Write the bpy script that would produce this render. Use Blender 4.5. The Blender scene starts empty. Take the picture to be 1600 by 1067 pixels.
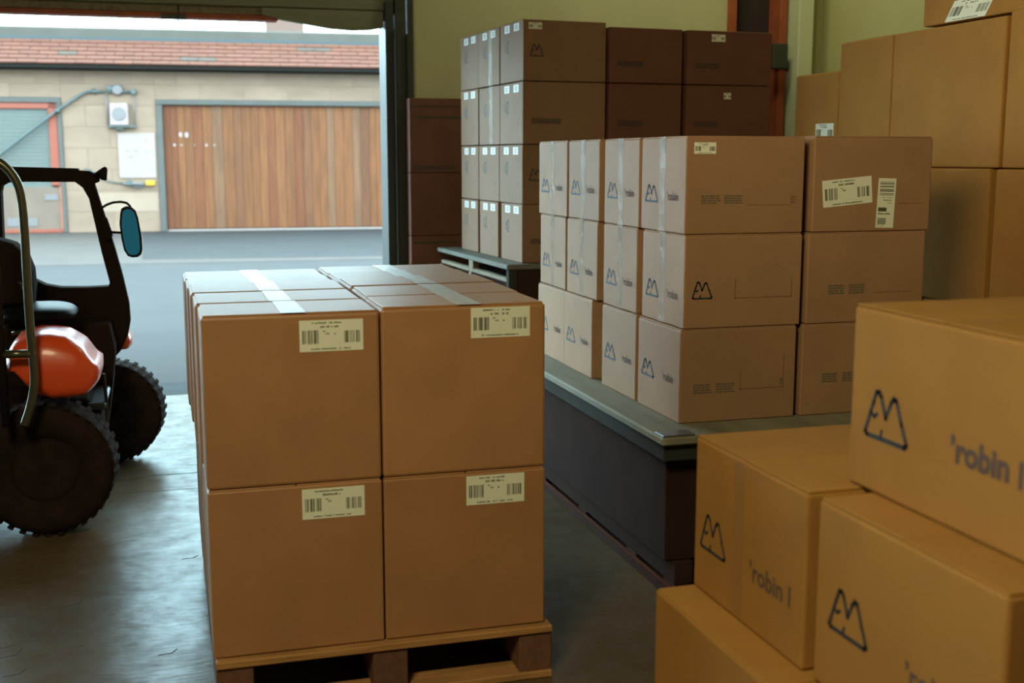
import bpy, bmesh, math, random
from mathutils import Vector, Matrix
random.seed(7)
scn = bpy.context.scene
COL = scn.collection

# ------------------------------------------------------------------ camera
cam_d = bpy.data.cameras.new('camera')
cam = bpy.data.objects.new('camera', cam_d)
COL.objects.link(cam)
cam_d.sensor_width = 36.0
cam_d.lens = 1850.0 * 36.0 / 1600.0
YAW, PITCH = math.radians(16.2008), math.radians(8.8637)
cam.location = (0, 0, 1.53)
cam.rotation_euler = (math.radians(90) - PITCH, 0, -YAW)
cam_d.dof.use_dof = True
cam_d.dof.focus_distance = 4.4
cam_d.dof.aperture_fstop = 3.2
scn.camera = cam

# ------------------------------------------------------------------ world, lights, exposure
world = bpy.data.worlds.new('sky'); scn.world = world
world.use_nodes = True
wn = world.node_tree.nodes; wl = world.node_tree.links
bgn = wn['Background']
bgn.inputs['Color'].default_value = (0.67, 1.0, 1.12, 1)
bgn.inputs['Strength'].default_value = 13.0

def area(name, loc, target, sx, sy, power, color):
    d = bpy.data.lights.new(name, 'AREA'); d.shape = 'RECTANGLE'
    d.size = sx; d.size_y = sy; d.energy = power; d.color = color
    o = bpy.data.objects.new(name, d); COL.objects.link(o); o.location = loc
    o.rotation_euler = (Vector(target) - Vector(loc)).to_track_quat('-Z', 'Y').to_euler()
    return o
WARM = (1.0, 0.84, 0.48)
area('hanging_lamp', (-0.8, 0.5, 3.25), (0.9, 2.6, 0.4), 0.8, 0.8, 70, WARM)
area('corner_fill', (3.1, 6.75, 4.3), (3.5, 7.0, 0), 0.8, 0.4, 26, (1.0, 0.95, 0.55))  # added fill without a fixture, brightens the front and right walls
wl_ = area('side_fill', (-0.3, 1.8, 2.6), (4.0, 4.5, 2.2), 0.5, 0.5, 5, (1.0, 0.80, 0.42)); wl_.data.spread = math.radians(62)  # added fill, no such source here; lifts the cartons along the right wall
scn.view_settings.view_transform = 'Standard'
scn.view_settings.look = 'None'
scn.view_settings.gamma = 1.0
scn.view_settings.use_curve_mapping = False
scn.view_settings.exposure = 0.0

# ------------------------------------------------------------------ materials
MATS = {}
def mat(name, color, rough=0.8, metal=0.0, noise=None, bump=None, spec=0.4, alpha=None, coat=0.0, rand=0.0, rnoise=None):
    """noise=(scale, amount[, stretch vector]); bump=(scale, strength[, stretch])"""
    if name in MATS: return MATS[name]
    m = bpy.data.materials.new(name); m.use_nodes = True
    nt = m.node_tree; b = nt.nodes['Principled BSDF']
    b.inputs['Base Color'].default_value = (*color, 1)
    b.inputs['Roughness'].default_value = rough
    b.inputs['Metallic'].default_value = metal
    b.inputs['Specular IOR Level'].default_value = spec
    if coat: b.inputs['Coat Weight'].default_value = coat; b.inputs['Coat Roughness'].default_value = 0.08
    if alpha is not None: b.inputs['Alpha'].default_value = alpha
    tc = nt.nodes.new('ShaderNodeTexCoord')
    def tex(scale, stretch, detail=5):
        mp = nt.nodes.new('ShaderNodeMapping'); mp.inputs['Scale'].default_value = stretch
        nt.links.new(tc.outputs['Object'], mp.inputs['Vector'])
        oi = nt.nodes.new('ShaderNodeObjectInfo')
        ad = nt.nodes.new('ShaderNodeVectorMath'); ad.operation = 'ADD'
        ml = nt.nodes.new('ShaderNodeMath'); ml.operation = 'MULTIPLY'; ml.inputs[1].default_value = 37.0
        nt.links.new(oi.outputs['Random'], ml.inputs[0])
        nt.links.new(mp.outputs['Vector'], ad.inputs[0]); nt.links.new(ml.outputs[0], ad.inputs[1])
        n = nt.nodes.new('ShaderNodeTexNoise'); n.inputs['Scale'].default_value = scale; n.inputs['Detail'].default_value = detail
        nt.links.new(ad.outputs[0], n.inputs['Vector'])
        return n
    last = None
    if noise:
        st = noise[2] if len(noise) > 2 else (1, 1, 1)
        n = tex(noise[0], st)
        mr = nt.nodes.new('ShaderNodeMapRange')
        mr.inputs['From Min'].default_value = 0.3; mr.inputs['From Max'].default_value = 0.7
        mr.inputs['To Min'].default_value = 1 - noise[1]; mr.inputs['To Max'].default_value = 1 + noise[1]
        nt.links.new(n.outputs['Fac'], mr.inputs['Value'])
        last = mr.outputs['Result']
    if rand:
        oi = nt.nodes.new('ShaderNodeObjectInfo')
        mr2 = nt.nodes.new('ShaderNodeMapRange')
        mr2.inputs['To Min'].default_value = 1 - rand; mr2.inputs['To Max'].default_value = 1 + rand
        nt.links.new(oi.outputs['Random'], mr2.inputs['Value'])
        if last is not None:
            mm = nt.nodes.new('ShaderNodeMath'); mm.operation = 'MULTIPLY'
            nt.links.new(last, mm.inputs[0]); nt.links.new(mr2.outputs['Result'], mm.inputs[1]); last = mm.outputs[0]
        else: last = mr2.outputs['Result']
    if last is not None:
        vm = nt.nodes.new('ShaderNodeVectorMath'); vm.operation = 'SCALE'
        vm.inputs[0].default_value = color
        nt.links.new(last, vm.inputs['Scale']); nt.links.new(vm.outputs['Vector'], b.inputs['Base Color'])
    if rnoise:
        n = tex(rnoise[0], rnoise[2] if len(rnoise) > 2 else (1, 1, 1))
        mr = nt.nodes.new('ShaderNodeMapRange')
        mr.inputs['From Min'].default_value = 0.3; mr.inputs['From Max'].default_value = 0.7
        mr.inputs['To Min'].default_value = rough - rnoise[1]; mr.inputs['To Max'].default_value = rough + rnoise[1]
        nt.links.new(n.outputs['Fac'], mr.inputs['Value']); nt.links.new(mr.outputs['Result'], b.inputs['Roughness'])
    if bump:
        n = tex(bump[0], bump[2] if len(bump) > 2 else (1, 1, 1), 6)
        bp = nt.nodes.new('ShaderNodeBump'); bp.inputs['Strength'].default_value = bump[1]; bp.inputs['Distance'].default_value = 0.01
        nt.links.new(n.outputs['Fac'], bp.inputs['Height']); nt.links.new(bp.outputs['Normal'], b.inputs['Normal'])
    MATS[name] = m
    return m

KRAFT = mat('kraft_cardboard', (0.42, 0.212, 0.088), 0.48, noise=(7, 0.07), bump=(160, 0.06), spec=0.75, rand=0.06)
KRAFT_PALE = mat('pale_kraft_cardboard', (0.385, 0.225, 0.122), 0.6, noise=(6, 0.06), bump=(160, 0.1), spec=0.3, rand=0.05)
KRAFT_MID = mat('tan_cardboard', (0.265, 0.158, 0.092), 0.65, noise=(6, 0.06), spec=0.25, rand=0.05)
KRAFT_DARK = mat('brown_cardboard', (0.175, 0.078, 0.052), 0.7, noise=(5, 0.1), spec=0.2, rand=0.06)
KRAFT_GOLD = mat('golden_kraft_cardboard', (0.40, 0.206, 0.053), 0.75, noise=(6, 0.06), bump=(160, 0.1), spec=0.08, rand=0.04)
TAPE = mat('clear_packing_tape', (0.55, 0.42, 0.27), 0.3, noise=(25, 0.12, (1, 1, 1)), bump=(22, 0.8), spec=0.5, alpha=0.28)
TAPE_TOP = mat('crinkled_tape_painted_glare', (0.62, 0.62, 0.60), 0.35, noise=(30, 0.12), bump=(26, 1.0), spec=0.8, alpha=0.93)  # white base colour stands in for sky glare on clear tape
PAPER = mat('label_paper', (0.88, 0.93, 0.78), 0.6)
PAPER_W = mat('white_label_paper', (0.80, 0.82, 0.78), 0.5)
INK = mat('black_print', (0.05, 0.06, 0.04), 0.7)
INK_G = mat('grey_print', (0.16, 0.13, 0.09), 0.7)
INK_F = mat('faint_print', (0.25, 0.13, 0.07), 0.7)
INK_B = mat('blue_print', (0.085, 0.11, 0.13), 0.7)
INK_N = mat('dark_stencil_ink', (0.035, 0.045, 0.055), 0.75)
INK_V = mat('purple_grey_stencil_ink', (0.115, 0.080, 0.07), 0.8)
CONC_IN = mat('polished_concrete', (0.115, 0.080, 0.045), 0.31, noise=(1.6, 0.15), bump=(12, 0.2, (1, 3.5, 1)), spec=0.22, rnoise=(3, 0.04))
ASPH = mat('alley_asphalt', (0.0283, 0.025, 0.0245), 0.85, noise=(1.2, 0.12), spec=0.15)
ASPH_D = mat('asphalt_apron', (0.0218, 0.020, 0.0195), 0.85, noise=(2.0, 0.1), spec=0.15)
CONC_OUT = mat('alley_concrete', (0.0469, 0.036, 0.031), 0.85, noise=(1.5, 0.1), spec=0.15)
WALL_G = mat('green_painted_plaster', (0.50, 0.50, 0.31), 0.8, noise=(3, 0.05))
WALL_BRIGHT = mat('cream_painted_wall', (0.52, 0.52, 0.27), 0.8, noise=(3, 0.04))
DARKWALL = mat('dark_ceiling_paint', (0.20, 0.19, 0.15), 0.9)
STEEL_B = mat('painted_steel_track', (0.05, 0.055, 0.052), 0.45, metal=0.2, noise=(4, 0.1))
STEEL_L = mat('galvanised_edge', (0.12, 0.12, 0.12), 0.35, metal=0.3)
STEEL_D = mat('dark_steel', (0.055, 0.06, 0.05), 0.5, metal=0.2)
DOOR_P = mat('overhead_door_paint', (0.22, 0.235, 0.15), 0.7, noise=(4, 0.12, (0.3, 1, 3)))
RUST = mat('rust_red_paint', (0.36, 0.09, 0.04), 0.65, noise=(9, 0.15))
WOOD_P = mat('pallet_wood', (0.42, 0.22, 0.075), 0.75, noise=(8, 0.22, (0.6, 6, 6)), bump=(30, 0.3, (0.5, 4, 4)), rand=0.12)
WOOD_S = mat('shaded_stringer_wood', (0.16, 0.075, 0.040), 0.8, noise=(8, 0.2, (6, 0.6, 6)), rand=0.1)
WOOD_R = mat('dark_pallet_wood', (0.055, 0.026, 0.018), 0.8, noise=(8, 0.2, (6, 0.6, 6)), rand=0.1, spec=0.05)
RUST_D = mat('dull_red_brown_strip', (0.10, 0.034, 0.020), 0.9, spec=0.05)
WOOD_C = mat('cream_weathered_wood', (0.24, 0.20, 0.13), 0.8, noise=(8, 0.2, (4, 0.6, 4)), rand=0.1)
DECK_G = mat('grey_weathered_deck', (0.24, 0.235, 0.17), 0.72, noise=(3, 0.22, (3, 0.8, 1)), spec=0.35)
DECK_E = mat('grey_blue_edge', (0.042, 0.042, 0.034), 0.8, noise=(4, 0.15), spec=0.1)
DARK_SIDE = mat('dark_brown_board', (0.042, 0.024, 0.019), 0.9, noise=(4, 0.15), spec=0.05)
BLACK = mat('satin_black_plastic', (0.026, 0.018, 0.015), 0.95, spec=0.02)
BLACK_G = mat('glossy_black_vinyl', (0.012, 0.014, 0.016), 0.4, spec=0.02)
RUBBER = mat('tyre_rubber', (0.030, 0.021, 0.018), 0.95, rand=0.0, noise=(20, 0.2), spec=0.03)
RED = mat('orange_red_gloss_paint', (0.90, 0.10, 0.022), 0.32, spec=0.4, coat=0.2)
TUBE = mat('brushed_steel_tube', (0.20, 0.20, 0.13), 0.3, metal=0.85)
MIRROR = mat('mirror_painted_sky', (0.0, 0.40, 1.0), 0.3, metal=0.0, spec=0.8)  # blue diffuse colour stands in for sky reflected in the glass
BLOCK = mat('beige_concrete_block', (0.1657, 0.1059, 0.0745), 0.9, noise=(2.2, 0.12, (.6, 1, 1.4)), bump=(20, 0.2), rand=0.02, spec=0.2)
PATCH = mat('pale_patch_paint', (0.2014, 0.1296, 0.0944), 0.9, noise=(3, 0.06))
MORTAR = mat('mortar', (0.1570, 0.1003, 0.0699), 0.95)
TRIM_G = mat('grey_door_trim', (0.0491, 0.0423, 0.0361), 0.7, noise=(5, 0.1))
TILE = mat('terracotta_tile', (0.082, 0.028, 0.0165), 0.8, noise=(3, 0.12), rand=0.07, spec=0.2)
TILE_G = mat('greyed_tile', (0.05, 0.035, 0.027), 0.85, noise=(3, 0.1), spec=0.2)
RIDGE = mat('grey_ridge_flashing', (0.0401, 0.0314, 0.0230), 0.7, noise=(2, 0.12))
EAVE = mat('dark_eave_board', (0.012, 0.010, 0.008), 0.9, spec=0.1)
PLANKS = [mat('cedar_plank_%s' % n, c, 0.75, noise=(3.0, 0.2, (5, 5, 0.5)), rand=0.10, spec=0.25) for n, c in
          (('orange', (0.106, 0.036, 0.012)), ('brown', (0.088, 0.031, 0.0125)), ('pale', (0.10, 0.044, 0.021)), ('red', (0.095, 0.028, 0.010)))]
SHUTTER = mat('blue_grey_shutter', (0.064, 0.068, 0.058), 0.6, noise=(3, 0.06))
PANEL_B = mat('weathered_tan_panel', (0.1090, 0.07, 0.05), 0.85, noise=(2, 0.15))
ORANGE = mat('orange_red_frame_paint', (0.165, 0.031, 0.014), 0.6)
PIPE = mat('galvanised_pipe', (0.0550, 0.0665, 0.0630), 0.5, metal=0.2)
METER = mat('white_enamel', (0.215, 0.155, 0.15), 0.5)
METER_G = mat('pale_grey_enamel', (0.1036, 0.085, 0.083), 0.4)
BOARD = mat('white_board', (0.20, 0.145, 0.128), 0.7, noise=(4, 0.04))
YELLOW = mat('yellow_plastic', (0.30, 0.15, 0.004), 0.5)
PINK = mat('pale_pink_render', (0.11, 0.06, 0.045), 0.9)
BLUE = mat('blue_gutter', (0.06, 0.20, 0.33), 0.6)
WHITE_P = mat('white_painted_post', (0.62, 0.70, 0.50), 0.6)

def sealed_floor(m):
    # sealed slab: diffuse concrete under a thin worn sealer whose gloss rises gently towards grazing angles
    nt = m.node_tree; p = nt.nodes['Principled BSDF']; out = nt.nodes['Material Output']
    p.inputs['Specular IOR Level'].default_value = 0.0
    g = nt.nodes.new('ShaderNodeBsdfGlossy'); g.inputs['Color'].default_value = (0.90, 0.98, 1.0, 1); g.inputs['Roughness'].default_value = 0.27
    for l in list(nt.links):
        if l.to_node == p and l.to_socket.name == 'Normal': nt.links.new(l.from_socket, g.inputs['Normal'])
        if l.to_node == p and l.to_socket.name == 'Roughness': nt.links.new(l.from_socket, g.inputs['Roughness'])
    lw = nt.nodes.new('ShaderNodeLayerWeight'); lw.inputs['Blend'].default_value = 0.5
    pw = nt.nodes.new('ShaderNodeMath'); pw.operation = 'POWER'; pw.inputs[1].default_value = 1.4
    ml = nt.nodes.new('ShaderNodeMath'); ml.operation = 'MULTIPLY'; ml.inputs[1].default_value = 0.135
    tc = nt.nodes.new('ShaderNodeTexCoord'); nz = nt.nodes.new('ShaderNodeTexNoise'); nz.inputs['Scale'].default_value = 9.0; nz.inputs['Detail'].default_value = 8.0; nz.inputs['Roughness'].default_value = 0.7
    mr = nt.nodes.new('ShaderNodeMapRange'); mr.inputs['From Min'].default_value = .3; mr.inputs['From Max'].default_value = .7; mr.inputs['To Min'].default_value = .5; mr.inputs['To Max'].default_value = 1.4
    m2 = nt.nodes.new('ShaderNodeMath'); m2.operation = 'MULTIPLY'
    mix = nt.nodes.new('ShaderNodeMixShader')
    nt.links.new(tc.outputs['Object'], nz.inputs['Vector']); nt.links.new(nz.outputs['Fac'], mr.inputs['Value'])
    nt.links.new(lw.outputs['Facing'], pw.inputs[0]); nt.links.new(pw.outputs[0], ml.inputs[0])
    nt.links.new(ml.outputs[0], m2.inputs[0]); nt.links.new(mr.outputs['Result'], m2.inputs[1])
    nt.links.new(m2.outputs[0], mix.inputs['Fac']); nt.links.new(p.outputs[0], mix.inputs[1]); nt.links.new(g.outputs[0], mix.inputs[2])
    nt.links.new(mix.outputs[0], out.inputs['Surface'])
sealed_floor(CONC_IN)

# ------------------------------------------------------------------ mesh helpers
class MB:
    """collects shapes in one bmesh"""
    def __init__(s): s.bm = bmesh.new()
    def box(s, x0, x1, y0, y1, z0, z1, bev=0.0, jit=0.0, seg=1, rot=None):
        bm = bmesh.new()
        vs = [bm.verts.new((x, y, z)) for x in (x0, x1) for y in (y0, y1) for z in (z0, z1)]
        for v in vs:
            if jit and v.co.z > (z0 + z1) / 2: v.co.z -= random.uniform(0, jit)
        for f in ((0, 1, 3, 2), (4, 6, 7, 5), (0, 4, 5, 1), (2, 3, 7, 6), (0, 2, 6, 4), (1, 5, 7, 3)):
            bm.faces.new([vs[i] for i in f])
        if bev: bmesh.ops.bevel(bm, geom=list(bm.edges), offset=bev, segments=seg, profile=0.5, affect='EDGES')
        if rot is not None:
            c = Vector(((x0 + x1) / 2, (y0 + y1) / 2, (z0 + z1) / 2))
            for v in bm.verts: v.co = c + rot @ (v.co - c)
        bmesh.ops.recalc_face_normals(bm, faces=bm.faces)
        s.merge(bm); return s
    def merge(s, bm):
        me = bpy.data.meshes.new('tmp'); bm.to_mesh(me); bm.free(); s.bm.from_mesh(me); bpy.data.meshes.remove(me)
    def prism(s, pts, f, t0, t1, bev=0.0, seg=2):
        """pts 2D outline, f(u, v, t)->3D; t0 to t1 thickness"""
        bm = bmesh.new()
        a = [bm.verts.new(f(u, v, t0)) for u, v in pts]; b = [bm.verts.new(f(u, v, t1)) for u, v in pts]
        n = len(pts)
        bm.faces.new(a); bm.faces.new(b[::-1])
        for i in range(n): bm.faces.new((a[i], b[i], b[(i + 1) % n], a[(i + 1) % n]))
        if bev:
            es = [e for e in bm.edges if (e.verts[0] in a) == (e.verts[1] in a)]
            bmesh.ops.bevel(bm, geom=es, offset=bev, segments=seg, profile=0.5, affect='EDGES')
        bmesh.ops.recalc_face_normals(bm, faces=bm.faces)
        s.merge(bm); return s
    def tube(s, pts, r, n=10, caps=True):
        pts = [Vector(p) for p in pts]; bm = bmesh.new(); rings = []
        up = None
        for i, p in enumerate(pts):
            d = (pts[min(i + 1, len(pts) - 1)] - pts[max(i - 1, 0)]).normalized()
            if up is None: up = d.orthogonal().normalized()
            up = (up - d * up.dot(d)).normalized(); w = d.cross(up)
            rr = r[i] if isinstance(r, (list, tuple)) else r
            rings.append([bm.verts.new(p + (up * math.cos(2 * math.pi * k / n) + w * math.sin(2 * math.pi * k / n)) * rr) for k in range(n)])
        for a, b in zip(rings, rings[1:]):
            for k in range(n): bm.faces.new((a[k], a[(k + 1) % n], b[(k + 1) % n], b[k]))
        if caps: bm.faces.new(rings[0][::-1]); bm.faces.new(rings[-1])
        bmesh.ops.recalc_face_normals(bm, faces=bm.faces)
        for f in bm.faces: f.smooth = len(f.verts) == 4
        s.merge(bm); return s
    def lathe(s, prof, n=40, center=(0, 0, 0), axis='Y', smooth=True):
        """prof: (radius, along axis)"""
        bm = bmesh.new(); rings = []
        for r, a in prof:
            ring = []
            for k in range(n):
                t = 2 * math.pi * k / n; c, q = math.cos(t) * r, math.sin(t) * r
                v = {'Y': (c, a, q), 'Z': (c, q, a), 'X': (a, c, q)}[axis]
                ring.append(bm.verts.new(Vector(v) + Vector(center)))
            rings.append(ring)
        for a, b in zip(rings, rings[1:]):
            for k in range(n): bm.faces.new((a[k], a[(k + 1) % n], b[(k + 1) % n], b[k]))
        bm.faces.new(rings[0]); bm.faces.new(rings[-1][::-1])
        bmesh.ops.recalc_face_normals(bm, faces=bm.faces)
        for f in bm.faces: f.smooth = smooth and len(f.verts) == 4
        s.merge(bm); return s
    def stroke(s, pts, w, f, t0, t1, closed=False):
        """ribbon of width w along 2D polyline"""
        n = len(pts)
        rng = range(n) if closed else range(n - 1)
        for i in rng:
            a = Vector(pts[i]); b = Vector(pts[(i + 1) % n]); d = (b - a)
            if d.length < 1e-6: continue
            d.normalize(); q = Vector((-d.y, d.x)) * w / 2; e = d * w * 0.4
            quad = [a - e + q, a - e - q, b + e - q, b + e + q]
            s.prism([(p.x, p.y) for p in quad], f, t0, t1)
        return s
    def build(s, name, m, parent=None, loc=None):
        me = bpy.data.meshes.new(name); s.bm.to_mesh(me); s.bm.free()
        o = bpy.data.objects.new(name, me); COL.objects.link(o)
        if m is not None: me.materials.append(m)
        if parent is not None: o.parent = parent
        if loc is not None: o.location = loc
        return o

def tag(o, label, cat, group=None):
    o['label'] = label; o['category'] = cat
    if group: o['group'] = group
    return o
def thing(name, label, cat, loc=(0, 0, 0), rz=0.0, group=None):
    o = bpy.data.objects.new(name, None); COL.objects.link(o)
    o.location = loc; o.rotation_euler = (0, 0, rz); o.empty_display_size = 0.1
    return tag(o, label, cat, group)
def structure(o): o['kind'] = 'structure'; return o

def text_mesh(txt, size, f, m, name, parent, u, v, t, extr=0.0004, bold=0.0, mirror=False):
    cu = bpy.data.curves.new('txt', 'FONT'); cu.body = txt; cu.size = size; cu.offset = bold; cu.resolution_u = 3
    to = bpy.data.objects.new('txt', cu); COL.objects.link(to)
    dg = bpy.context.evaluated_depsgraph_get(); me = bpy.data.meshes.new_from_object(to.evaluated_get(dg))
    for vv in me.vertices:
        x, y = vv.co.x, vv.co.y
        vv.co = Vector(f(u + x, v + y, t + extr))
    bpy.data.objects.remove(to); bpy.data.curves.remove(cu)
    me.materials.clear(); me.materials.append(m)
    o = bpy.data.objects.new(name, me); COL.objects.link(o); o.parent = parent
    return o

# ------------------------------------------------------------------ room shell
RX0, RX1, RY0, RY1, RH = -6.0, 4.55, -4.0, 7.72, 4.6
DX0, DX1, DZ = -4.6, 1.40, 2.36
fl = MB().box(RX0, 6.6, RY0, 7.86, -0.2, 0.0).build('floor', CONC_IN); structure(fl)
# control joints sawn into the slab
jm = mat('floor_joint', (0.02, 0.02, 0.02), 0.9)
MB().box(RX0, 1.4, 5.842, 5.852, -0.0005, 0.0006).build('floor_joint', jm, fl)
MB().box(RX0, 1.4, 5.56, 5.563, -0.0005, 0.0006).build('floor_joint', jm, fl)
MB().box(RX0, 4.5, 2.1, 2.11, -0.0005, 0.0006).build('floor_joint', jm, fl)
# irregular scuffs and chips on the slab
sc = MB()
for i in range(26):
    x = random.uniform(-1.0, 0.05); y = random.uniform(2.9, 5.3); a = random.uniform(-.4, .4); L = random.uniform(.01, .06)
    sc.stroke([(x, y), (x + L * math.cos(a), y + L * math.sin(a)), (x + L * 1.6 * math.cos(a + .4), y + L * 1.6 * math.sin(a + .4))], random.uniform(.002, .005), lambda u, v, t: (u, v, t), 0.0002, 0.0006)
sc.build('floor_scuff', jm, fl)
ce = MB().box(RX0, RX1 + 2, RY0, 8.0, RH, RH + .2).build('ceiling', DARKWALL); structure(ce)
structure(MB().box(RX0 - .2, RX0, RY0, 8.0, 0, RH).build('wall_left', DARKWALL))
structure(MB().box(RX0, RX1 + 2, RY0 - .2, RY0, 0, RH).build('wall_back', DARKWALL))
structure(MB().box(RX1, RX1 + .2, RY0, 7.72, 0, RH).build('wall_right', WALL_BRIGHT))
# front wall with dock opening and a narrow doorway near the corner
wf = MB()
wf.box(RX0, DX0, RY1, 7.9, 0, RH); wf.box(DX0, DX1, RY1 + .05, 7.9, DZ + .55, RH)
wf.box(DX1 + .14, 3.80, RY1, 7.9, 0, RH); wf.box(3.80, 4.25, RY1, 7.9, 3.1, RH); wf.box(4.25, RX1 + .2, RY1, 7.9, 0, RH)
structure(wf.build('wall_front', WALL_G))
d2 = MB().box(3.80, 4.25, 7.86, 7.9, 0, 3.1).build('door_2', mat('dark_recess_door', (0.035, 0.025, 0.022), 0.8)); structure(d2)
MB().box(3.80, 3.86, 7.69, 7.86, 0, 3.1, .004).build('door_frame', RUST, d2)
MB().box(4.195, 4.25, 7.69, 7.86, 0, 3.1, .004).build('door_frame', RUST, d2)
MB().box(3.80, 4.25, 7.69, 7.86, 3.1, 3.17, .004).build('door_frame', RUST, d2)
lk = MB().box(4.10, 4.215, 7.60, 7.69, 2.14, 2.31, .006).build('lock_box', STEEL_D, d2)
# pale post in the corner right of the narrow door
tp = MB().box(4.27, 4.385, 7.56, 7.72, 0, RH, .006).build('trim_1', WHITE_P); structure(tp)
MB().box(4.285, 4.335, 7.555, 7.56, 1.795, 1.81).build('slot', INK, tp)

# ------------------------------------------------------------------ dock door: header, coil, tracks
hd = MB().box(DX0, DX1 + .1, 7.70, 7.80, 2.44, 2.95, .004).build('door_1', DOOR_P); structure(hd)
for z in (2.44, 2.56, 2.70, 2.84):
    MB().box(DX0, DX1 + .1, 7.675, 7.70, z + .006, z + (.108 if z < 2.5 else .13), .006).build('door_slat', DOOR_P, hd)
MB().box(DX0, DX1 - .02, 7.69, 7.79, 2.395, 2.44, .004).build('wooden_sill', WOOD_C, hd)
MB().box(DX0, 0.72, 7.68, 7.80, 2.365, 2.395, .006).build('bottom_seal', RUST, hd)
sg = MB().prism([(.62, 2.40), (.74, 2.372), (.88, 2.352), (1.04, 2.328), (1.18, 2.320), (1.30, 2.327), (1.375, 2.343), (1.375, 2.44), (.62, 2.44)], lambda u, v, t: (u, t, v), 7.665, 7.72)
sg.build('sagging_seal', DOOR_P, hd)
MB().tube([(0.125, 7.67, 2.44), (0.12, 7.665, 2.36), (0.115, 7.67, 2.33)], .005, 6).build('pull_cord', STEEL_D, hd)
MB().box(0.02, 0.17, 7.672, 7.70, 2.355, 2.385, .004).build('latch_plate', STEEL_D, hd)
# right door track
tr = MB().box(DX1 - .02, DX1 + .032, 7.62, 7.86, 0, 2.50, .003).build('trim_2', STEEL_B); structure(tr)
MB().box(DX1 + .032, DX1 + .042, 7.585, 7.64, 0, 2.33, .002).build('bright_edge', STEEL_B, tr)
MB().box(DX1 + .042, DX1 + .112, 7.62, 7.72, 0, 2.75, .003).build('track_channel', STEEL_D, tr)
MB().box(DX1 + .112, DX1 + .122, 7.60, 7.66, 0, 2.3, .002).build('bright_edge', STEEL_B, tr)
MB().box(DX1 + .122, DX1 + .16, 7.62, 7.72, 0, 2.9, .003).build('track_channel', STEEL_D, tr)
structure(MB().box(DX0 - .06, DX0 + .02, 7.62, 7.9, 0, 2.5).build('trim_3', STEEL_B))
structure(MB().box(-13, 14, 7.9, 9.9, 3.55, 3.75).build('sky_blocker', DARKWALL))  # overhang added out of view to block sky light near the dock door
# steel threshold
th = MB().box(DX0, DX1, 7.865, 8.35, -.06, -.004, .004).build('trim_4', mat('worn_threshold', (0.016, 0.020, 0.020), 0.8, noise=(6, .3), spec=0.1))
structure(th)

# ------------------------------------------------------------------ outside: alley ground
structure(MB().box(-20, 22, 8.35, 60, -.3, -.006).build('ground', ASPH))
sl = MB()
pf = lambda u, v, t: (u, v, t)
sl.prism([(-20, 18.9), (12, 17.4), (22, 17.2), (22, 25), (-20, 27.2)], pf, -.006, -.002)
structure(sl.build('ground_concrete_strip', CONC_OUT))
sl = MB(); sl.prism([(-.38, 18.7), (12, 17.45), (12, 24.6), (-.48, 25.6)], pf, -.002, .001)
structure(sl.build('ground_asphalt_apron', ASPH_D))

# ------------------------------------------------------------------ far building across the alley
FB = thing('garage_building', 'low beige concrete block garage building with red tiled roof across the alley', 'building', (0.497, 25.635, 0), math.radians(-4))
# mortar wall behind the blocks (with openings)
W0, W1, WT = -8.6, 9.4, 3.42
openings = [(-7.2, -2.44, 2.71), (-0.62, 5.6, 2.68)]
core = MB()
core.box(W0, -7.2, .014, .4, 0, WT); core.box(-7.2, -2.44, .014, .4, 2.71, WT); core.box(-2.44, -.62, .014, .4, 0, WT)
core.box(-.62, 5.6, .014, .4, 2.68, WT); core.box(5.6, W1, .014, .4, 0, WT); core.box(-7.2, -2.44, .13, .3, 0, 2.72); core.box(-.62, 5.6, .145, .3, 0, 2.69)
core.build('wall_core', MORTAR, FB)
ch = 0.4265
for r in range(8):
    z0, z1 = r * ch, (r + 1) * ch
    segs = []
    for a, b in ((W0, -7.2), (-7.2, -2.44), (-2.44, -.62), (-.62, 5.6), (5.6, W1)):
        op = {(-7.2, -2.44): 2.71, (-.62, 5.6): 2.68}.get((a, b))
        zz0 = z0
        if op:
            if z1 <= op + .05: continue
            zz0 = max(z0, op)
        segs.append((a, b, zz0))
    for a, b, zz0 in segs:
        n = max(1, round((b - a) / .95)); w = (b - a) / n; off = (w / 2 if r % 2 else 0)
        edges = [a] + [a + off + w * k for k in range(n + 1) if a + .1 < a + off + w * k < b - .1] + [b]
        for e0, e1 in zip(edges, edges[1:]):
            MB().box(e0 + .002, e1 - .002, 0, .03, zz0 + .002, z1 - .002, .002).build('concrete_block', BLOCK, FB)
MB().box(-1.98, -.64, -.006, .0, .42, .80, .001).build('paint_patch', PATCH, FB)
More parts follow.
